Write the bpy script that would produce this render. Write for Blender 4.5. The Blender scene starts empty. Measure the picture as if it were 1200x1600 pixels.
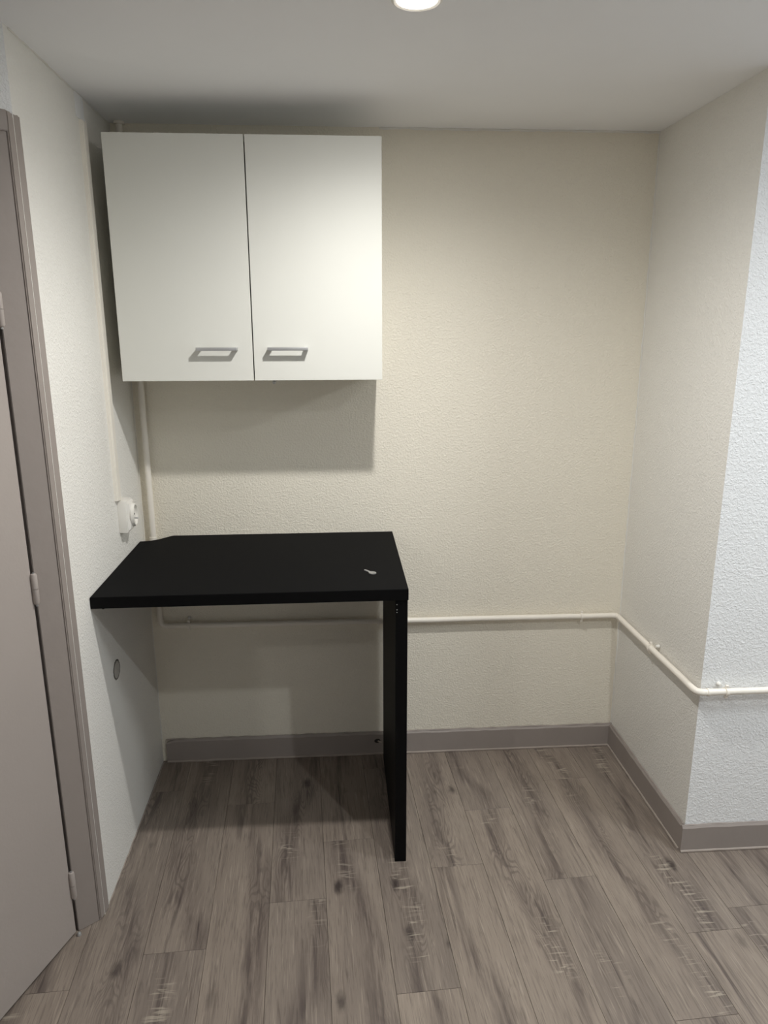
import bpy, bmesh, math, random
from mathutils import Vector, Matrix
random.seed(7)
sc = bpy.context.scene
COL = sc.collection
R = math.radians

# ------------------------------------------------------------------ camera
CAM = Vector((0.6962, -2.5380, 1.6223))
YAW, PITCH, ROLL = 0.0646, -0.2467, -0.0020
cp, sp, cw, sw = math.cos(PITCH), math.sin(PITCH), math.cos(YAW), math.sin(YAW)
fwd = Vector((sw * cp, cw * cp, sp)); right = Vector((cw, -sw, 0.0)); up = right.cross(fwd)
r2 = right * math.cos(ROLL) + up * math.sin(ROLL); u2 = up * math.cos(ROLL) - right * math.sin(ROLL)
cam = bpy.data.cameras.new('camera'); cam_ob = bpy.data.objects.new('camera', cam); COL.objects.link(cam_ob)
cam_ob.matrix_world = Matrix(((r2.x, u2.x, -fwd.x, CAM.x), (r2.y, u2.y, -fwd.y, CAM.y), (r2.z, u2.z, -fwd.z, CAM.z), (0, 0, 0, 1)))
cam.sensor_fit = 'HORIZONTAL'; cam.sensor_width = 36.0; cam.lens = 36.0 * 1128.6 / 1200.0
cam.clip_start = 0.02
sc.camera = cam_ob

# ------------------------------------------------------------------ world, exposure, lamp settings
world = bpy.data.worlds.new('world'); sc.world = world; world.use_nodes = True
world.node_tree.nodes['Background'].inputs[0].default_value = (0, 0, 0, 1)
sc.view_settings.view_transform = 'Standard'
try: sc.view_settings.look = 'None'
except Exception: pass
sc.view_settings.gamma = 1.0; sc.view_settings.use_curve_mapping = False
sc.view_settings.exposure = 0.08
sc.cycles.diffuse_bounces = 8; sc.cycles.max_bounces = 12
# (x, y, power of the beam, power of the wide glow, colour, cone in degrees)
LAMPS = [(0.867, -0.930, 41, 5.3, (1.0, 0.986, 0.958), 164),
         (1.690, -2.030, 35, 2.0, (0.95, 0.985, 1.0), 166),
         (-0.790, -2.650, 18, 2.0, (1.0, 0.99, 0.98), 164)]
FILL_LIGHT = (2.600, -1.350, 15.5, (0.915, 0.97, 1.0))      # added fill light, out of view, brightens the wall beside the alcove

# ------------------------------------------------------------------ room numbers (metres)
H = 2.252; W = 1.771; RY = -0.616; BB = 0.093; LW = 0.0101
def lwx(y): return -LW * y            # the left wall leans a touch into the alcove

# ------------------------------------------------------------------ helpers
class MB:
    def __init__(s): s.bm = bmesh.new()
    def box(s, a, b, bev=0.0, mat=None):
        t = bmesh.new(); bmesh.ops.create_cube(t, size=1.0)
        a, b = Vector(a), Vector(b)
        for v in t.verts: v.co = Vector([(a[i] + b[i]) / 2 + v.co[i] * (b[i] - a[i]) for i in range(3)])
        if bev: bmesh.ops.bevel(t, geom=t.edges[:], offset=bev, segments=2, affect='EDGES', profile=0.6)
        return s.merge(t, mat)
    def merge(s, t, mat=None):
        if mat is not None: t.transform(mat)
        me = bpy.data.meshes.new('t'); t.to_mesh(me); t.free(); s.bm.from_mesh(me); bpy.data.meshes.remove(me)
        return s
    def prism(s, poly, z0, z1, bev=0.0, mat=None):
        t = bmesh.new()
        vs = [t.verts.new((p[0], p[1], z0)) for p in poly]
        f = t.faces.new(vs)
        ex = bmesh.ops.extrude_face_region(t, geom=[f])
        for v in [e for e in ex['geom'] if isinstance(e, bmesh.types.BMVert)]: v.co.z = z1
        bmesh.ops.recalc_face_normals(t, faces=t.faces[:])
        if bev: bmesh.ops.bevel(t, geom=[e for e in t.edges if e.calc_face_angle(0) > 0.6], offset=bev, segments=2, affect='EDGES')
        return s.merge(t, mat)
    def lathe(s, prof, n=32, mat=None, close=False):
        t = bmesh.new(); rings = []
        for r, z in prof:
            rings.append([t.verts.new((r * math.cos(2 * math.pi * k / n), r * math.sin(2 * math.pi * k / n), z)) for k in range(n)])
        pr = list(zip(rings, rings[1:])) + ([(rings[-1], rings[0])] if close else [])
        for A, B in pr:
            for k in range(n): t.faces.new((A[k], A[(k + 1) % n], B[(k + 1) % n], B[k]))
        if not close:
            t.faces.new(rings[0][::-1]); t.faces.new(rings[-1])
        bmesh.ops.remove_doubles(t, verts=t.verts[:], dist=1e-6)
        bmesh.ops.recalc_face_normals(t, faces=t.faces[:])
        return s.merge(t, mat)
    def tube(s, pts, r, n=16):
        t = bmesh.new(); pts = [Vector(p) for p in pts]; rings = []; prev = None
        for i, p in enumerate(pts):
            d = (pts[min(i + 1, len(pts) - 1)] - pts[max(i - 1, 0)]).normalized()
            if prev is None:
                a = Vector((0, 0, 1)) if abs(d.z) < 0.9 else Vector((1, 0, 0))
                x = d.cross(a).normalized()
            else:
                x = (prev - d * prev.dot(d)).normalized()
            prev = x; y = d.cross(x)
            rings.append([t.verts.new(p + (x * math.cos(2 * math.pi * k / n) + y * math.sin(2 * math.pi * k / n)) * r) for k in range(n)])
        for A, B in zip(rings, rings[1:]):
            for k in range(n): t.faces.new((A[k], A[(k + 1) % n], B[(k + 1) % n], B[k]))
        t.faces.new(rings[0][::-1]); t.faces.new(rings[-1])
        bmesh.ops.recalc_face_normals(t, faces=t.faces[:])
        return s.merge(t)
    def build(s, name, mat, parent=None, smooth=False, label=None):
        me = bpy.data.meshes.new(name); s.bm.to_mesh(me); s.bm.free()
        if smooth:
            for p in me.polygons: p.use_smooth = True
            me.set_sharp_from_angle(angle=R(38))
        me.materials.append(mat)
        o = bpy.data.objects.new(name, me); COL.objects.link(o)
        if parent is not None: o.parent = parent
        if label: o['label'] = label
        return o
def empty(name, loc=(0, 0, 0), rot=(0, 0, 0)):
    o = bpy.data.objects.new(name, None); o.empty_display_size = 0.05
    o.location = loc; o.rotation_euler = rot; COL.objects.link(o); return o
def tag(o, label, cat, kind=None, group=None):
    o['label'] = label; o['category'] = cat
    if kind: o['kind'] = kind
    if group: o['group'] = group
    return o
def fillet(pts, r, n=8):
    pts = [Vector(p) for p in pts]; out = [pts[0]]
    for a, b, c in zip(pts, pts[1:], pts[2:]):
        d1 = (a - b).normalized(); d2 = (c - b).normalized()
        for k in range(n + 1):
            t = k / n; p0 = b + d1 * r; p1 = b + d2 * r
            out.append(p0 * (1 - t) ** 2 + b * 2 * t * (1 - t) + p1 * t * t)
    out.append(pts[-1]); return out
def along(p, d):          # matrix that carries local +z onto direction d at p
    return Matrix.Translation(Vector(p)) @ Vector((0, 0, 1)).rotation_difference(Vector(d).normalized()).to_matrix().to_4x4()

# ------------------------------------------------------------------ materials
def newmat(name):
    m = bpy.data.materials.new(name); m.use_nodes = True
    return m, m.node_tree.nodes, m.node_tree.links, m.node_tree.nodes['Principled BSDF']
def srgb(r, g, b):
    f = lambda c: (c / 255 / 12.92) if c / 255 <= 0.04045 else ((c / 255 + 0.055) / 1.055) ** 2.4
    return (f(r), f(g), f(b), 1.0)
def plain(name, col, rough=0.5, metal=0.0, var=0.06, scale=6.0, bump=0.0, bscale=200.0, spec=0.5):
    m, N, L, b = newmat(name)
    tc = N.new('ShaderNodeTexCoord'); no = N.new('ShaderNodeTexNoise'); no.inputs['Scale'].default_value = scale; no.inputs['Detail'].default_value = 4
    L.new(tc.outputs['Object'], no.inputs['Vector'])
    mx = N.new('ShaderNodeMix'); mx.data_type = 'RGBA'
    mx.inputs['A'].default_value = tuple(c * (1 - var) for c in col[:3]) + (1,)
    mx.inputs['B'].default_value = tuple(min(1, c * (1 + var)) for c in col[:3]) + (1,)
    L.new(no.outputs['Fac'], mx.inputs['Factor']); L.new(mx.outputs['Result'], b.inputs['Base Color'])
    b.inputs['Roughness'].default_value = rough; b.inputs['Metallic'].default_value = metal
    b.inputs['Specular IOR Level'].default_value = spec
    if bump:
        n2 = N.new('ShaderNodeTexNoise'); n2.inputs['Scale'].default_value = bscale; n2.inputs['Detail'].default_value = 3
        L.new(tc.outputs['Object'], n2.inputs['Vector'])
        bp = N.new('ShaderNodeBump'); bp.inputs['Strength'].default_value = 1.0; bp.inputs['Distance'].default_value = bump
        L.new(n2.outputs['Fac'], bp.inputs['Height']); L.new(bp.outputs['Normal'], b.inputs['Normal'])
    return m
def roughcast(name, col, amp=0.0016, s1=105.0):
    m, N, L, b = newmat(name)
    tc = N.new('ShaderNodeTexCoord')
    n1 = N.new('ShaderNodeTexNoise'); n1.inputs['Scale'].default_value = s1; n1.inputs['Detail'].default_value = 2.5; n1.inputs['Roughness'].default_value = 0.55; n1.inputs['Distortion'].default_value = 0.6
    L.new(tc.outputs['Object'], n1.inputs['Vector'])
    vo = N.new('ShaderNodeTexVoronoi'); vo.feature = 'SMOOTH_F1'; vo.inputs['Scale'].default_value = s1 * 0.95
    wb = N.new('ShaderNodeTexNoise'); wb.inputs['Scale'].default_value = s1 * 0.5
    L.new(tc.outputs['Object'], wb.inputs['Vector'])
    ad = N.new('ShaderNodeVectorMath'); ad.operation = 'MULTIPLY_ADD'; ad.inputs[1].default_value = (0.02, 0.02, 0.02)
    L.new(wb.outputs['Color'], ad.inputs[0]); L.new(tc.outputs['Object'], ad.inputs[2]); L.new(ad.outputs[0], vo.inputs['Vector'])
    mr = N.new('ShaderNodeMapRange'); mr.inputs['From Min'].default_value = 0.42; mr.inputs['From Max'].default_value = 0.68
    L.new(n1.outputs['Fac'], mr.inputs['Value'])
    mm = N.new('ShaderNodeMath'); mm.operation = 'MULTIPLY_ADD'; mm.inputs[1].default_value = -0.55
    L.new(vo.outputs['Distance'], mm.inputs[0]); L.new(mr.outputs['Result'], mm.inputs[2])
    bp = N.new('ShaderNodeBump'); bp.inputs['Distance'].default_value = amp; bp.inputs['Strength'].default_value = 1.0
    L.new(mm.outputs[0], bp.inputs['Height']); L.new(bp.outputs['Normal'], b.inputs['Normal'])
    n3 = N.new('ShaderNodeTexNoise'); n3.inputs['Scale'].default_value = 2.2; n3.inputs['Detail'].default_value = 5
    L.new(tc.outputs['Object'], n3.inputs['Vector'])
    mx = N.new('ShaderNodeMix'); mx.data_type = 'RGBA'
    mx.inputs['A'].default_value = tuple(c * 0.95 for c in col[:3]) + (1,); mx.inputs['B'].default_value = col
    L.new(n3.outputs['Fac'], mx.inputs['Factor']); L.new(mx.outputs['Result'], b.inputs['Base Color'])
    b.inputs['Roughness'].default_value = 0.55; b.inputs['Specular IOR Level'].default_value = 0.35
    return m
def wood(name):
    m, N, L, b = newmat(name)
    tc = N.new('ShaderNodeTexCoord'); oi = N.new('ShaderNodeObjectInfo')
    sc1 = N.new('ShaderNodeVectorMath'); sc1.operation = 'SCALE'; sc1.inputs[0].default_value = (31.0, 57.0, 13.0)
    L.new(oi.outputs['Random'], sc1.inputs['Scale'])
    add = N.new('ShaderNodeVectorMath'); add.operation = 'ADD'
    L.new(tc.outputs['Object'], add.inputs[0]); L.new(sc1.outputs[0], add.inputs[1])
    P = add.outputs[0]
    def mapped(sx, sy):
        mp = N.new('ShaderNodeMapping'); mp.inputs['Scale'].default_value = (sx, sy, 1.0); L.new(P, mp.inputs['Vector']); return mp.outputs[0]
    def noise(vec, scale, detail=3, dist=0.0, rough=0.5):
        n = N.new('ShaderNodeTexNoise'); n.inputs['Scale'].default_value = scale; n.inputs['Detail'].default_value = detail
        n.inputs['Distortion'].default_value = dist; n.inputs['Roughness'].default_value = rough
        L.new(vec, n.inputs['Vector']); return n.outputs['Fac']
    def rng(v, a, b2, c=0.0, d=1.0):
        r = N.new('ShaderNodeMapRange'); r.inputs['From Min'].default_value = a; r.inputs['From Max'].default_value = b2
        r.inputs['To Min'].default_value = c; r.inputs['To Max'].default_value = d; r.interpolation_type = 'SMOOTHSTEP'
        L.new(v, r.inputs['Value']); return r.outputs[0]
    def mul(a, c):
        n = N.new('ShaderNodeMath'); n.operation = 'MULTIPLY'; L.new(a, n.inputs[0])
        if isinstance(c, (int, float)): n.inputs[1].default_value = c
        else: L.new(c, n.inputs[1])
        return n.outputs[0]
    def mixc(fac, A, B):
        x = N.new('ShaderNodeMix'); x.data_type = 'RGBA'
        L.new(fac, x.inputs['Factor'])
        for s, c in (('A', A), ('B', B)):
            if isinstance(c, tuple): x.inputs[s].default_value = c
            else: L.new(c, x.inputs[s])
        return x.outputs['Result']
    base = mixc(rng(noise(mapped(14, 1.6), 1.0, 4, 0.4), 0.3, 0.7), srgb(124, 113, 104), srgb(151, 139, 127))
    tint = mixc(oi.outputs['Random'], srgb(118, 108, 100), srgb(151, 138, 125))
    x0 = N.new('ShaderNodeMix'); x0.data_type = 'RGBA'; x0.inputs['Factor'].default_value = 0.45; L.new(base, x0.inputs['A']); L.new(tint, x0.inputs['B'])
    c = x0.outputs['Result']
    # fine grain lines along the plank
    c = mixc(rng(noise(mapped(150, 6), 1.0, 4, 0.35, 0.65), 0.50, 0.70, 0, 0.50), c, srgb(94, 84, 77))
    c = mixc(rng(noise(mapped(420, 16), 1.0, 2, 0.2), 0.54, 0.70, 0, 0.45), c, srgb(88, 78, 72))
    c = mixc(rng(noise(mapped(260, 9), 1.0, 2, 0.2), 0.58, 0.72, 0, 0.30), c, srgb(186, 173, 158))
    # broad smoky streaks down the heart, wavering
    hv = N.new('ShaderNodeSeparateXYZ'); L.new(tc.outputs['Object'], hv.inputs[0])
    wob = rng(noise(mapped(0.6, 1.5), 1.0, 2, 0.0, 0.5), 0.25, 0.75, -0.060, 0.060)
    sb = N.new('ShaderNodeMath'); sb.operation = 'SUBTRACT'; L.new(hv.outputs[0], sb.inputs[0]); L.new(wob, sb.inputs[1])
    ab = N.new('ShaderNodeMath'); ab.operation = 'ABSOLUTE'; L.new(sb.outputs[0], ab.inputs[0])
    heart = rng(ab.outputs[0], 0.0, 0.050, 1.0, 0.0)
    hk = mul(heart, rng(noise(mapped(46, 3.0), 1.0, 5, 0.5, 0.65), 0.38, 0.66, 0.0, 0.85))
    c = mixc(hk, c, srgb(84, 74, 70))
    core = mul(rng(ab.outputs[0], 0.0, 0.016, 1.0, 0.0), rng(noise(mapped(95, 4.5), 1.0, 5, 0.6, 0.65), 0.50, 0.72, 0.0, 0.8))
    c = mixc(core, c, srgb(62, 53, 51))
    st2 = rng(noise(mapped(38, 3.0), 1.0, 5, 1.5, 0.6), 0.60, 0.76, 0, 0.6)
    c = mixc(st2, c, srgb(78, 69, 65))
    # cathedral figure around the heart
    dn = N.new('ShaderNodeTexNoise'); dn.inputs['Scale'].default_value = 1.0; L.new(mapped(11, 2.2), dn.inputs['Vector'])
    wv = N.new('ShaderNodeTexWave'); wv.wave_type = 'RINGS'; wv.rings_direction = 'SPHERICAL'; wv.inputs['Scale'].default_value = 9.0
    wv.inputs['Distortion'].default_value = 2.0; wv.inputs['Detail'].default_value = 2.0; wv.inputs['Detail Scale'].default_value = 1.4
    L.new(dn.outputs['Color'], wv.inputs['Vector'])
    msk = mul(rng(noise(mapped(5, 1.3), 1.0, 1), 0.50, 0.62, 0, 0.45), rng(ab.outputs[0], 0.02, 0.06, 1.0, 0.0))
    c = mixc(mul(rng(wv.outputs['Fac'], 0.45, 0.95), msk), c, srgb(80, 70, 66))
    # knots
    vo = N.new('ShaderNodeTexVoronoi'); vo.inputs['Scale'].default_value = 1.0; L.new(mapped(7.0, 3.4), vo.inputs['Vector'])
    kd = N.new('ShaderNodeMath'); kd.operation = 'MULTIPLY_ADD'; kd.inputs[1].default_value = 0.10
    L.new(noise(mapped(90, 40), 1.0, 3), kd.inputs[0]); L.new(vo.outputs['Distance'], kd.inputs[2])
    kn = rng(kd.outputs[0], 0.08, 0.20, 0.9, 0.0)
    vc = N.new('ShaderNodeSeparateColor'); L.new(vo.outputs['Color'], vc.inputs[0])
    c = mixc(mul(kn, rng(vc.outputs[0], 0.35, 0.4)), c, srgb(58, 50, 48))
    # pale saw marks across the grain
    saw = rng(noise(mapped(14, 120), 1.0, 2, 0.5), 0.56, 0.66)
    smk = mul(rng(noise(mapped(1.0, 2.6), 1.0, 1), 0.54, 0.62, 0, 0.42), rng(ab.outputs[0], 0.008, 0.040, 1.0, 0.0))
    c = mixc(mul(saw, smk), c, srgb(196, 186, 168))
    L.new(c, b.inputs['Base Color'])
    b.inputs['Roughness'].default_value = 0.42; b.inputs['Specular IOR Level'].default_value = 0.4
    bp = N.new('ShaderNodeBump'); bp.inputs['Distance'].default_value = 0.0003; bp.inputs['Strength'].default_value = 0.6
    L.new(noise(mapped(300, 10), 1.0, 2), bp.inputs['Height']); L.new(bp.outputs['Normal'], b.inputs['Normal'])
    return m

M = {}
M['wall'] = roughcast('roughcast_paint', srgb(238, 232, 217), 0.0009, 150.0)
M['wall_side'] = roughcast('roughcast_pale_paint', srgb(239, 237, 231), 0.0009, 150.0)
M['wall_white'] = roughcast('roughcast_white_paint', srgb(242, 243, 243), 0.0010, 145.0)
M['ceiling'] = plain('ceiling_paint', srgb(247, 248, 250), 0.85, var=0.02, spec=0.2)
M['taupe'] = plain('taupe_gloss_paint', srgb(152, 143, 137), 0.45, var=0.05, scale=9, bump=0.0006, bscale=40)
M['door'] = plain('taupe_door_paint', srgb(170, 161, 155), 0.42, var=0.03, scale=4, bump=0.0003, bscale=120)
M['caulk'] = plain('pale_caulk', srgb(160, 149, 140), 0.5, var=0.16, scale=30, bump=0.001, bscale=90)
M['caulk_white'] = plain('white_caulk', srgb(228, 226, 220), 0.6, var=0.05, scale=30, bump=0.001, bscale=120)
M['pipe'] = plain('cream_pipe_paint', srgb(238, 232, 221), 0.35, var=0.05, scale=20, bump=0.0004, bscale=60)
M['melamine'] = plain('white_melamine', srgb(215, 215, 208), 0.5, var=0.01, spec=0.25)
M['edge_dark'] = plain('shadow_gap_lining', srgb(60, 58, 56), 0.7)
M['steel'] = plain('brushed_steel', srgb(190, 190, 190), 0.42, metal=0.75, var=0.04, scale=30)
M['black'] = plain('black_laminate', srgb(13, 13, 14), 0.7, var=0.05, scale=5, bump=0.00015, bscale=600, spec=0.08)
M['black_edge'] = plain('black_edge_band', srgb(8, 8, 9), 0.55, var=0.08, scale=12, spec=0.12)
M['plastic'] = plain('white_plastic', srgb(232, 229, 222), 0.3, var=0.01)
M['trunk'] = plain('cream_trunking', srgb(238, 233, 223), 0.45, var=0.06, scale=16)
M['hole'] = plain('dark_hole', srgb(40, 37, 35), 0.8)
M['patch'] = plain('grey_filler', srgb(176, 172, 164), 0.8, var=0.14, scale=60, bump=0.002, bscale=90)
M['patch_ring'] = plain('dark_dusty_groove', srgb(96, 92, 86), 0.9, var=0.3, scale=70)
M['plank'] = wood('grey_oak_laminate')
M['floor'] = plain('underlay_dark', srgb(70, 62, 56), 0.8)
M['bezel'] = plain('white_bezel', srgb(235, 233, 228), 0.35, var=0.01)
def emitter(name, col, s):
    m, N, L, b = newmat(name)
    tc = N.new('ShaderNodeTexCoord'); no = N.new('ShaderNodeTexNoise'); no.inputs['Scale'].default_value = 40; L.new(tc.outputs['Object'], no.inputs['Vector'])
    b.inputs['Base Color'].default_value = (0.8, 0.8, 0.8, 1); b.inputs['Emission Color'].default_value = col + (1,); b.inputs['Emission Strength'].default_value = s
    L.new(no.outputs['Fac'], b.inputs['Roughness'])
    return m
M['opal'] = emitter('fill_light_opal', (0.95, 0.98, 1.0), 4.0)  # glowing disc of the added fill light
M['lens'] = emitter('lamp_lens', (1.0, 0.93, 0.82), 14.0)

# ------------------------------------------------------------------ shell
T = 0.12
def structure(mb, name, mat, label, cat): return tag(mb.build(name, mat), label, cat, 'structure')
structure(MB().box((-0.02, 0, 0), (W + 0.04, T, H)), 'wall_back', M['wall'], 'cream roughcast back wall of the alcove', 'wall')
YC = -0.765                                        # where the left wall ends
structure(MB().prism([(0, 0), (lwx(YC), YC), (-0.06, -0.70), (-T, 0)], 0, H), 'wall_left', M['wall_side'], 'white roughcast left wall behind the socket', 'wall')
XO = W + 0.008
structure(MB().prism([(W, 0), (W + 0.15, 0), (XO + 0.15, RY + 0.12), (XO, RY)], 0, H), 'wall_right', M['wall_side'], 'cream roughcast right side wall of the alcove', 'wall')
structure(MB().prism([(XO, RY), (XO + 0.15, RY + 0.12), (3.3, RY + 0.12), (3.3, RY)], 0, H), 'wall_front', M['wall_white'], 'bright white roughcast wall right of the alcove corner', 'wall')
structure(MB().box((-2.1, -4.2, H), (3.4, T, H + 0.08)), 'ceiling', M['ceiling'], 'smooth white painted ceiling', 'ceiling')
structure(MB().box((3.3, -4.2, 0), (3.4, RY, H)), 'wall_side', M['wall_white'], 'white wall closing the room on the far right', 'wall')
structure(MB().box((-2.1, -4.3, 0), (3.4, -4.2, H)), 'wall_rear', M['wall_white'], 'white wall closing the room behind the viewer', 'wall')

# the angled wall with the door
A_DIR = R(48); e = Vector((-math.sin(A_DIR), -math.cos(A_DIR), 0)); n_out = Vector((math.cos(A_DIR), -math.sin(A_DIR), 0))
C0 = Vector((lwx(YC), YC, 0))
def dw(s_, o): p = C0 + e * s_ + n_out * o; return (p.x, p.y)
DH = 2.08
mb = MB()
mb.prism([dw(0, 0), dw(1.02, 0), dw(1.02, -0.10), dw(0.0, -0.05)], DH - 0.01, H)            # over the door
mb.prism([dw(0.94, 0), dw(1.4, 0), dw(1.4, -0.10), dw(0.94, -0.10)], 0, H)
mb.box((-2.1, -1.70, 0), (-0.95, -1.62, H))
mb.box((-2.1, -4.2, 0), (-2.0, -1.66, H))
structure(mb, 'wall_door', M['wall_white'], 'white wall over and beside the taupe door', 'wall')
mb = MB(); mb.prism([(-0.13, -0.74), (-0.13, -0.2), (-1.2, -0.2), (-1.2, -1.62), (-1.15, -1.62), (-1.15, -0.25), (-0.18, -0.25), (-0.18, -0.74)], 0, H)
structure(mb, 'wall_closet', M['wall_white'], 'wall of the dark space behind the door', 'wall')

# floor: base slab and separate planks turned 2.8 degrees
floor = structure(MB().box((-2.1, -4.2, -0.05), (3.4, T, -0.0085)), 'floor', M['floor'], 'grey oak laminate floor of long planks', 'floor')
TH = R(2.8); U0 = 0.602; PW = 0.1647; PL = 0.97
joints = {-4: -0.199, -3: -0.918, -2: -0.306, -1: -0.775, 0: -0.532, 1: -1.114, 2: -0.690, 3: -0.431, 4: -0.780, 5: -0.294, 6: -1.019}
g = 0.0004
def plank_mesh(ln):
    t = bmesh.new(); bmesh.ops.create_cube(t, size=1.0)
    for v in t.verts: v.co = Vector((v.co.x * (PW - 2 * g), v.co.y * (ln - 2 * g), -0.0085 / 2 + v.co.z * 0.0085))
    bmesh.ops.bevel(t, geom=[e_ for e_ in t.edges if all(v.co.z > -0.001 for v in e_.verts)], offset=0.0005, segments=1, affect='EDGES')
    me = bpy.data.meshes.new('plank'); t.to_mesh(me); t.free(); me.materials.append(M['plank']); return me
full = plank_mesh(PL)
for k in range(-13, 19):
    j = joints.get(k, -random.random() * PL)
    v1 = j
    while v1 < 0.10: v1 += PL
    uc = U0 + (k + 0.5) * PW
    while v1 > -2.9:
        top = min(v1, 0.10); bot = v1 - PL
        vc = (top + bot) / 2
        x = uc * math.cos(TH) - vc * math.sin(TH); y = uc * math.sin(TH) + vc * math.cos(TH)
        o = bpy.data.objects.new('plank', full if top == v1 else plank_mesh(top - bot)); COL.objects.link(o)
        o.parent = floor; o.location = (x, y, 0); o.rotation_euler = (0, 0, TH)
        v1 -= PL

# baseboards
def wavy(poly_fn, n): return [poly_fn(i / n) for i in range(n + 1)]
def baseboard(name, p0, p1, nrm, label, bead=True, h=BB, left_round=False):
    p0, p1, nrm = Vector(p0), Vector(p1), Vector(nrm); L_ = (p1 - p0).length; n = max(6, int(L_ / 0.03)); th = 0.012
    rnd = random.Random(name)
    t = bmesh.new(); prev = None
    for i in range(n + 1):
        p = p0.lerp(p1, i / n); top = h + rnd.uniform(-0.0015, 0.0015)
        if left_round and i == 0: top -= 0.012
        ring = [t.verts.new(p + Vector((0, 0, 0)) + nrm * 0.0), t.verts.new(p + nrm * th), t.verts.new(p + nrm * th + Vector((0, 0, top - 0.006))),
                t.verts.new(p + nrm * (th - 0.004) + Vector((0, 0, top))), t.verts.new(p + nrm * -0.0 + Vector((0, 0, top)))]
        if prev:
            for q in range(5): t.faces.new((prev[q], prev[(q + 1) % 5], ring[(q + 1) % 5], ring[q]))
        else: t.faces.new(ring)
        prev = ring
    t.faces.new(prev[::-1]); bmesh.ops.recalc_face_normals(t, faces=t.faces[:])
    o = MB().merge(t).build(name, M['taupe']); tag(o, label, 'baseboard', 'structure')
    if bead:
        d = (p1 - p0).normalized(); m2 = MB()
        pts = [p0.lerp(p1, i / n) + nrm * (th + rnd.uniform(-0.0008, 0.0008)) + Vector((0, 0, 0.0035 + rnd.uniform(-0.0006, 0.0006))) for i in range(n + 1)]
        m2.tube(pts, 0.0046, 8).build('sealant_bead', M['caulk'], o, True, 'pale sealant line along the floor')
    pts = [p0.lerp(p1, i / n) + nrm * (0.0045 + rnd.uniform(-0.001, 0.001)) + Vector((0, 0, h + rnd.uniform(-0.001, 0.002))) for i in range(n + 1)]
    MB().tube(pts, 0.003, 6).build('paint_ridge', M['taupe'], o, True)
    return o
bbk = baseboard('baseboard_back', (0.018, 0, 0), (W - 0.0005, 0, 0), (0, -1, 0), 'taupe painted baseboard along the back wall', left_round=True)
dR = Vector((XO - W, RY, 0)).normalized(); nR = Vector((dR.y, -dR.x, 0))
if nR.x > 0: nR = -nR
baseboard('baseboard_right', (W, -0.0125, 0), (XO, RY, 0), nR, 'taupe painted baseboard along the alcove side wall')
baseboard('baseboard_front', (XO - 0.012, RY, 0), (3.29, RY, 0), (0, -1, 0), 'taupe painted baseboard under the bright white wall')
# small hole with a stub in the back baseboard beside the table leg
mb = MB(); mb.lathe([(0.0, -0.0002), (0.011, -0.0002), (0.012, 0.0006), (0.0, 0.0007)], 20, along((0.832, -0.0122, 0.0595), (0, -1, 0)) @ Matrix.Diagonal((1.0, 0.75, 1, 1)))
mb.build('cable_hole', M['hole'], bbk, True, 'dark ragged hole')
MB().tube([(0.834, -0.012, 0.059), (0.848, -0.020, 0.057)], 0.0035, 8).build('cable_stub', M['caulk'], bbk, True)

# caulk lines
def caulk(name, pts, r, label, jit=0.0012):
    rnd = random.Random(name); P_ = []
    for a, b in zip(pts, pts[1:]):
        a, b = Vector(a), Vector(b); n = max(2, int((b - a).length / 0.02))
        P_ += [a.lerp(b, i / n) + Vector([rnd.uniform(-jit, jit) for _ in range(3)]) for i in range(n)]
    P_.append(Vector(pts[-1]))
    o = MB().tube(P_, r, 6).build(name, M['caulk' if name == 'trim_5' else 'caulk_white'], None, True); return tag(o, label, 'caulk', 'structure')
caulk('trim_1', [(lwx(-0.74), -0.74, H - 0.001), (0, -0.02, H - 0.001)], 0.0028, 'thin caulk line where left wall meets ceiling')
caulk('trim_2', [(0.845, -0.0005, H - 0.002), (W - 0.003, -0.0005, H - 0.002)], 0.0045, 'rough white caulk line between back wall and ceiling', 0.002)
caulk('trim_3', [(W - 0.001, -0.001, BB + 0.002), (W - 0.001, -0.001, H)], 0.003, 'white caulk line in the right back corner', 0.0015)
caulk('trim_4', [(0.001, -0.001, BB), (0.001, -0.001, H)], 0.002, 'thin caulk line in the left back corner', 0.0008)
caulk('trim_5', [(lwx(-0.72), -0.72, 0.001), (0.004, -0.012, 0.001)], 0.0022, 'thin brownish caulk line where left wall meets floor', 0.0012)

# ------------------------------------------------------------------ door with its frame
A_ = (0.0125, -0.737); B_ = (0.001, -0.783); G_ = (-0.047, -0.820)
door = empty('door_1', (G_[0], G_[1], 0)); tag(door, 'taupe flush door ajar in a painted wooden frame', 'door', 'structure')
def loc(p): return (p[0] - G_[0], p[1] - G_[1])
MB().prism([loc(B_), loc(G_), loc((-0.075, -0.790)), loc((-0.03, -0.748))], 0, DH - 0.04, 0.0015).build('jamb', M['taupe'], door)
MB().prism([loc(A_), loc((0.0115, -0.742)), loc((0.0035, -0.786)), loc((-0.002, -0.786)), loc((-0.004, -0.77)), loc((0.004, -0.737))], 0, DH, 0.0028).build('casing', M['taupe'], door)
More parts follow.
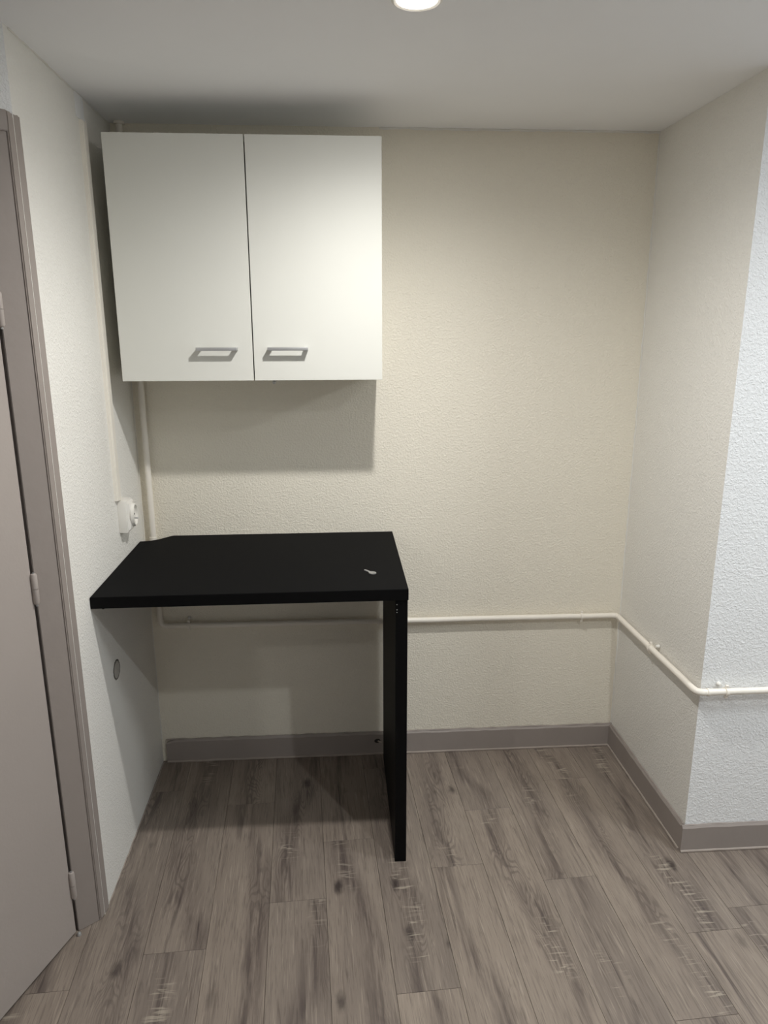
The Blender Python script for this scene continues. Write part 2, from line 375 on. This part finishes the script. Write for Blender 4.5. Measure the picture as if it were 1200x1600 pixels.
# head: casing bead and flat rail over the opening
Bv = Vector((B_[0], B_[1], 0))
def hp(s_, o): p = Bv + e * s_ + n_out * o; return loc((p.x, p.y))
MB().prism([hp(0, 0.004), hp(0.93, 0.004), hp(0.93, -0.03), hp(0, -0.02)], DH - 0.042, DH, 0.0015).build('head_casing', M['taupe'], door)
MB().prism([hp(0.002, -0.002), hp(0.90, -0.002), hp(0.90, -0.05), hp(0.03, -0.03)], 1.99, DH - 0.042, 0.001).build('head_rail', M['taupe'], door)
LD = Vector((-0.330, -0.944, 0)).normalized(); LN = Vector((-LD.y, LD.x, 0))
if LN.x < 0: LN = -LN
leaf0 = Vector((-0.0035, -0.007, 0))
def lf(s_, o): p = leaf0 + LD * s_ + LN * o; return (p.x, p.y)
MB().prism([lf(0, 0), lf(0.76, 0), lf(0.76, -0.04), lf(0, -0.04)], 0.006, 1.985, 0.0015).build('door_leaf', M['door'], door)
for z0, z1 in ((1.630, 1.708), (0.972, 1.053), (0.115, 0.200)):
    zm = (z0 + z1) / 2; r = 0.0078
    hx = Matrix.Translation((0.002, -0.006, 0))
    hg = MB().lathe([(0.0, zm + 0.0006), (r, zm + 0.0006), (r, z1 - 0.006), (r * 0.8, z1 - 0.002), (0, z1)], 16, hx).build('hinge', M['door'], door, True)
    MB().lathe([(0.0, z0), (r * 0.8, z0 + 0.002), (r, z0 + 0.006), (r, zm - 0.0006), (0, zm - 0.0006)], 16, hx).build('lower_knuckle', M['door'], hg, True)
    MB().tube([(0.002, -0.006, z0 - 0.004), (0.002, -0.006, z1 + 0.001)], 0.003, 8).build('hinge_pin', M['steel'], hg, True)
MB().lathe([(0.0, 0.0), (0.006, 0.0), (0.006, 0.006), (0.003, 0.010), (0, 0.010)], 14, Matrix.Translation((0.006, -0.014, 0))).build('floor_pivot', M['steel'], door, True)

# ------------------------------------------------------------------ ceiling downlights
def downlight(x, y, power, glow, col, cone, label):
    root = empty('downlight', (x, y, H)); tag(root, label, 'lamp', group='ceiling downlights')
    MB().lathe([(0.041, -0.0005), (0.051, -0.0005), (0.051, -0.003), (0.046, -0.006), (0.041, -0.004)], 40, close=True).build('bezel', M['bezel'], root, True)
    MB().lathe([(0.0, -0.0004), (0.041, -0.0004), (0.041, -0.0025), (0.024, -0.0055), (0.0, -0.0065)], 40).build('lens', M['lens'], root, True, 'glowing round lens')
    l = bpy.data.lights.new('downlight_lamp', 'SPOT'); l.energy = power; l.color = col; l.spot_size = R(cone); l.spot_blend = 1.0; l.shadow_soft_size = 0.022
    lo = bpy.data.objects.new('downlight_lamp', l); COL.objects.link(lo); lo.parent = root; lo.location = (0, 0, -0.03)
    g_ = bpy.data.lights.new('downlight_glow', 'AREA'); g_.shape = 'DISK'; g_.size = 0.06; g_.energy = glow; g_.color = col
    go = bpy.data.objects.new('downlight_glow', g_); COL.objects.link(go); go.parent = root; go.location = (0, 0, -0.008)
    return root
labs = ['glowing round downlight in the ceiling in front of the alcove', 'round ceiling downlight over the right side of the main room', 'round ceiling downlight over the left side of the main room',
        ]
for a, lb in zip(LAMPS, labs): downlight(*a, lb)
rl = empty('fill_light', (FILL_LIGHT[0], FILL_LIGHT[1], H)); tag(rl, 'added round fill light on the ceiling, brightening the white wall', 'lamp')  # invented fixture, out of view, there only to light the white wall
MB().lathe([(0, 0), (0.20, 0), (0.205, -0.012), (0.20, -0.022), (0, -0.022)], 48).build('fill_light_plate', M['bezel'], rl, True)
MB().lathe([(0, -0.021), (0.19, -0.021), (0.188, -0.034), (0.17, -0.044), (0.10, -0.050), (0, -0.052)], 48).build('fill_light_diffuser', M['opal'], rl, True)
l_ = bpy.data.lights.new('fill_light_lamp', 'AREA'); l_.shape = 'DISK'; l_.size = 0.38; l_.energy = FILL_LIGHT[2]; l_.color = FILL_LIGHT[3]
lo_ = bpy.data.objects.new('fill_light_lamp', l_); COL.objects.link(lo_); lo_.parent = rl; lo_.location = (0, 0, -0.056)

# ------------------------------------------------------------------ wall cabinet
CX0, CX1, CZ0, CZ1, CY = 0.056, 0.837, 1.4745, 2.157, -0.292
cab = empty('wall_cabinet', ((CX0 + CX1) / 2, 0, CZ0)); tag(cab, 'white two-door wall cabinet hung under the ceiling', 'cabinet')
cw2 = (CX1 - CX0) / 2; ch = CZ1 - CZ0; dt = 0.018; pt = 0.016
yb = CY + dt + 0.002
MB().box((-cw2 + .001, yb, 0.001), (-cw2 + pt, -0.001, ch - .001), .0005).build('side_panel', M['melamine'], cab)
MB().box((cw2 - pt, yb, 0.001), (cw2 - .001, -0.001, ch - .001), .0005).build('side_panel', M['melamine'], cab)
MB().box((-cw2 + pt, yb, 0.001), (cw2 - pt, -0.001, pt), .0005).build('bottom_panel', M['melamine'], cab)
MB().box((-cw2 + pt, yb, ch - pt), (cw2 - pt, -0.001, ch - .001), .0005).build('top_panel', M['melamine'], cab)
MB().box((-cw2 + pt, -0.006, pt), (cw2 - pt, -0.001, ch - pt)).build('back_panel', M['melamine'], cab)
GX = 0.448 - (CX0 + CX1) / 2
for x0, x1, hx in ((-cw2, GX - 0.0018, 0.343), (GX + 0.0018, cw2, 0.553)):
    d = MB().box((x0, CY, 0), (x1, CY + dt, ch), .0008).build('cabinet_door', M['melamine'], cab)
    hc = hx - (CX0 + CX1) / 2; hz = 1.5685 - CZ0; hw = 0.060; ho = 0.030
    mb = MB(); mb.box((hc - hw, CY - ho, hz - 0.005), (hc + hw, CY - ho + 0.007, hz + 0.005), .0012)
    for s_ in (-1, 1): mb.box((hc + s_ * (hw - 0.006) - 0.006, CY - ho + 0.006, hz - 0.0045), (hc + s_ * (hw - 0.006) + 0.006, CY, hz + 0.0040), .0008)
    mb.build('handle', M['steel'], d, True, 'flat satin steel bar handle')
MB().lathe([(0, -0.014), (0.004, -0.0135), (0.0062, -0.010), (0.0058, -0.006), (0.003, -0.003), (0.003, 0.0), (0, 0.0005)], 16, Matrix.Translation((0.505 - (CX0 + CX1) / 2, CY + 0.03, 0.001))).build('screw_cap', M['steel'], cab, True, 'small grey screw cap')

# ------------------------------------------------------------------ black table
TZ, TT, TX, TY = 0.909, 0.0335, 0.8905, -0.612
tab = empty('counter_table', (0.872, -0.33, 0)); tag(tab, 'black counter table fixed to the left wall on one panel leg', 'table')
tl = lambda x, y: (x - 0.872, y + 0.33)
poly = [(lwx(-0.616) + .001, -0.617), (TX, TY), (TX, -0.0015), (0.104, -0.0015)]
for x, y in ((0.094, -0.009), (0.0846, -0.0195), (0.074, -0.032), (0.0648, -0.0425), (0.052, -0.053), (0.037, -0.061), (0.020, -0.066), (0.002, -0.069)): poly.append((x, y))
MB().prism([tl(*p) for p in poly], TZ - TT, TZ, 0.0009).build('tabletop', M['black'], tab)
mb = MB(); t0 = tl(poly[0][0], -0.6178); t1 = tl(TX, TY - 0.0008)
mb.prism([t0, t1, (t1[0], t1[1] + 0.0012), (t0[0], t0[1] + 0.0012)], TZ - TT + 0.001, TZ - 0.0015).build('edge_band', M['black_edge'], tab)
leg = MB().box((0.8535 - 0.872, -0.609 + 0.33, 0.0005), (0.8885 - 0.872, -0.037 + 0.33, TZ - TT), .001).build('panel_leg', M['black_edge'], tab)
for z in (0.862, 0.846, 0.838): MB().lathe([(0, 0), (0.0016, 0), (0.0012, 0.0008), (0, 0.001)], 8, along((0.8575 - 0.872, -0.609 + 0.33, z), (0, -1, 0))).build('screw_tip', M['steel'], leg)
MB().lathe([(0, -0.007), (0.003, -0.007), (0.003, 0), (0, 0)], 10, Matrix.Translation((*tl(0.035, -0.60), TZ - TT))).build('screw', M['hole'], tab, True)

# key lying on it
key = empty('key', (0.795, -0.466, TZ)); tag(key, 'small steel key lying near the right end of the black tabletop', 'key')
ka = math.atan2(-0.480 + 0.437, 0.8056 - 0.7727)
km = Matrix.Rotation(ka, 4, 'Z')
bow = bmesh.new(); n = 24
out = [bow.verts.new((0.0125 * math.cos(2 * math.pi * k / n), 0.0105 * math.sin(2 * math.pi * k / n), 0.0002)) for k in range(n)]
inn = [bow.verts.new((0.006 + 0.0028 * math.cos(2 * math.pi * k / n), 0.0028 * math.sin(2 * math.pi * k / n), 0.0002)) for k in range(n)]
for k in range(n): bow.faces.new((out[k], out[(k + 1) % n], inn[(k + 1) % n], inn[k]))
ex = bmesh.ops.extrude_face_region(bow, geom=bow.faces[:])
for v in [q for q in ex['geom'] if isinstance(q, bmesh.types.BMVert)]: v.co.z = 0.0024
bmesh.ops.recalc_face_normals(bow, faces=bow.faces[:])
MB().merge(bow, km).build('bow', M['steel'], key)
bl = [(-0.011, 0.004), (-0.036, 0.0035), (-0.040, 0.001), (-0.038, -0.001), (-0.036, -0.003), (-0.033, -0.0012), (-0.030, -0.0035), (-0.027, -0.0015), (-0.024, -0.004), (-0.020, -0.002), (-0.017, -0.0045), (-0.011, -0.0045)]
MB().prism(bl, 0.0003, 0.0021, 0, km).build('blade', M['steel'], key)

# ------------------------------------------------------------------ heating pipe
PZ = 0.571; PR = 0.0102; off = 0.022
pipe = empty('heating_pipe', (0.0375, -off, PZ)); tag(pipe, 'cream painted heating pipe running down the corner and around the alcove', 'pipe')
o0 = Vector((0.0375, -off, PZ))
path = [(0.0365, -off, H - 0.002), (0.0375, -off, PZ), (W - off, -off, PZ - 0.007), (XO - off, RY - off, PZ - 0.003), (3.29, RY - off, PZ)]
path = [Vector(p) - o0 for p in path]
segn = ['riser', 'pipe_run', 'pipe_run', 'pipe_run']
rb = 0.024
for i in range(4):
    a, b = path[i], path[i + 1]; d = (b - a).normalized()
    a2 = a if i == 0 else a + d * rb; b2 = b if i == 3 else b - d * rb
    rr = random.Random(i); n = max(2, int((b2 - a2).length / 0.08))
    pts = [a2.lerp(b2, k / n) + (Vector([rr.uniform(-.0006, .0006) for _ in range(3)]) if 0 < k < n else Vector()) for k in range(n + 1)]
    MB().tube(pts, PR, 20).build(segn[i], M['pipe'], pipe, True)
for i in (1, 2, 3):
    a, b, c = path[i - 1], path[i], path[i + 1]
    d1 = (a - b).normalized(); d2 = (c - b).normalized()
    pts = [(b + d1 * rb) * (1 - t) ** 2 + b * 2 * t * (1 - t) + (b + d2 * rb) * t * t for t in [k / 10 for k in range(11)]]
    MB().tube(pts, PR * 1.06, 20).build('elbow', M['pipe'], pipe, True)
def ringprof(r, w, th): return [(r, -w), (r + th, -w), (r + th, w), (r, w)]
MB().lathe(ringprof(PR, 0.006, 0.003), 24, along(Vector((0.037, -off, 0.905)) - o0, (0, 0, 1)), True).build('coupling_ring', M['pipe'], pipe, True)
MB().lathe(ringprof(PR, 0.004, 0.006), 24, along(Vector((0.0365, -off, H - 0.0045)) - o0, (0, 0, 1)), True).build('ceiling_collar', M['pipe'], pipe, True)
MB().lathe(ringprof(PR, 0.003, 0.0018), 24, along(Vector((XO + 0.012, RY - off, PZ - 0.003)) - o0, (1, 0, 0)), True).build('solder_ring', M['pipe'], pipe, True)
def clip(p, d, nrm, plug=None):
    p = Vector(p) - o0; nrm = Vector(nrm)
    c = MB().lathe(ringprof(PR, 0.0042, 0.0034), 24, along(p, d), True).build('clip', M['pipe'], pipe, True)
    MB().tube([p - nrm * (PR + 0.002), p - nrm * (off - 0.0015)], 0.0035, 10).build('stem', M['pipe'], c, True)
    for s_ in (-1, 1): MB().box(p + Vector((-0.0042, -0.0042, s_ * (PR + 0.0065) - 0.0045)), p + Vector((0.0042, 0.0042, s_ * (PR + 0.0065) + 0.0045)), .0012).build('lug', M['pipe'], c, True)
    if plug is not None:
        q = p + Vector(plug)
        MB().lathe([(0, 0), (0.007, 0), (0.0065, 0.004), (0.004, 0.011), (0, 0.012)], 14, along(q, nrm)).build('wall_plug', M['caulk_white'], c, True)
clip((0.139, -off, PZ), (1, 0, 0), (0, -1, 0), (0.0, off - 0.001, 0.022))
clip((0.836, -off, PZ - 0.003), (1, 0, 0), (0, -1, 0))
clip((1.611, -off, PZ - 0.0065), (1, 0, 0), (0, -1, 0))
clip((W - off + 0.004, -0.318, PZ - 0.005), (0, 1, 0), (-1, 0, 0), (off - 0.002, -0.02, 0.014))
clip((1.848, RY - off, PZ - 0.003), (1, 0, 0), (0, -1, 0), (-0.016, off - 0.001, 0.017))

# ------------------------------------------------------------------ cable trunking and socket
SY0, SY1, SZ0, SZ1 = -0.288, -0.222, 1.000, 1.104
TY0, TY1 = -0.305, -0.272
trk = empty('cable_trunking', (lwx(-.29), -0.288, SZ1)); tag(trk, 'cream cable trunking down the left wall to the socket', 'cable trunking')
tz1 = 2.185 - SZ1
x0 = 0.0
MB().box((0.0, TY0 + 0.288, 0.004), (0.009, TY1 + 0.288, tz1), .0008).build('channel', M['trunk'], trk)
MB().box((0.0085, TY0 + 0.2905, 0.004), (0.0125, TY1 + 0.2855, tz1 - 0.002), .0012).build('cover', M['trunk'], trk)
MB().box((0.0, TY1 + 0.289, 0.002), (0.007, TY1 + 0.302, 0.62), .0012).build('side_channel', M['trunk'], trk)
MB().box((0.0, -0.325 + 0.288, tz1 + 0.002), (0.0035, -0.262 + 0.288, H - SZ1 - 0.003), .0012).build('plaster_patch', M['wall_white'], trk, label='painted over plaster above the trunking')

soc = empty('wall_socket', (lwx(-.25), (SY0 + SY1) / 2, SZ0)); tag(soc, 'white surface-mounted socket on the left wall above the black table', 'socket')
hw = (SY1 - SY0) / 2; sh = SZ1 - SZ0
MB().box((0, -hw, 0), (0.028, hw, sh), .0035).build('back_box', M['plastic'], soc, True)
def taper(y0, y1, z0, z1, xa, xb, ins):
    t = bmesh.new()
    A = [t.verts.new((xa, y, z)) for y, z in ((y0, z0), (y1, z0), (y1, z1), (y0, z1))]
    B = [t.verts.new((xb, y, z)) for y, z in ((y0 + ins, z0 + ins), (y1 - ins, z0 + ins), (y1 - ins, z1 - ins), (y0 + ins, z1 - ins))]
    t.faces.new(A[::-1]); t.faces.new(B)
    for k in range(4): t.faces.new((A[k], A[(k + 1) % 4], B[(k + 1) % 4], B[k]))
    bmesh.ops.recalc_face_normals(t, faces=t.faces[:]); bmesh.ops.bevel(t, geom=t.edges[:], offset=.0015, segments=2, affect='EDGES'); return t
cov = MB().merge(taper(-hw + .003, hw - .001, 0.005, sh - 0.004, 0.027, 0.037, 0.008)).build('cover_plate', M['plastic'], soc, True)
pm = along((0.0368, 0.002, sh / 2), (1, 0, 0))
MB().lathe([(0.0225, 0.0), (0.0285, 0.0), (0.0270, 0.010), (0.0235, 0.010), (0.0225, 0.0025)], 32, pm @ Matrix.Diagonal((1.35, 1, 1, 1)), True).build('socket_collar', M['plastic'], soc, True)
wl = MB().lathe([(0, 0.0), (0.0228, 0.0), (0.0228, 0.0022), (0, 0.0022)], 32, pm @ Matrix.Diagonal((1.35, 1, 1, 1))).build('socket_well', M['plastic'], soc, True)
for k, (yy, zz) in enumerate(((-0.0095, 0), (0.0095, 0))):
    MB().lathe([(0, 0.002), (0.0028, 0.002), (0.0028, 0.0028), (0, 0.0028)], 14, pm @ Matrix.Translation((0, yy, 0))).build('pin_hole', M['hole'], wl, True)
MB().lathe([(0, 0.002), (0.0024, 0.002), (0.0024, 0.014), (0.0012, 0.016), (0, 0.016)], 14, pm @ Matrix.Translation((0.011, 0, 0))).build('earth_pin', M['steel'], wl, True)

# filled old box hole under the table
pc = (lwx(-.45) + 0.0004, -0.450, 0.610); pmx = along(pc, (1, 0, 0))
pt_ = empty('wall_patch', pc); tag(pt_, 'round filled hole in the left wall beneath the black tabletop', 'wall patch')
pml = along((0, 0, 0), (1, 0, 0))
MB().lathe([(0, -0.001), (0.027, -0.001), (0.026, 0.0012), (0, 0.0014)], 28, pml).build('filler_disc', M['patch'], pt_, True)
t = bmesh.new(); n = 36; rr = random.Random(3); rings = []
for k in range(n):
    a = 2 * math.pi * k / n; w_ = 0.0022 + rr.uniform(-0.001, 0.0014); rc = 0.0285 + rr.uniform(-0.0008, 0.0008)
    rings.append([t.verts.new(((rc + dr) * math.cos(a), (rc + dr) * math.sin(a), z)) for dr, z in ((-w_, -0.0005), (-w_, 0.0012), (w_, 0.0012), (w_, -0.0005))])
for k in range(n):
    A2, B2 = rings[k], rings[(k + 1) % n]
    for q in range(4): t.faces.new((A2[q], A2[(q + 1) % 4], B2[(q + 1) % 4], B2[q]))
bmesh.ops.recalc_face_normals(t, faces=t.faces[:])
MB().merge(t, pml).build('crumbled_rim', M['patch_ring'], pt_, False, 'dark crumbled rim')
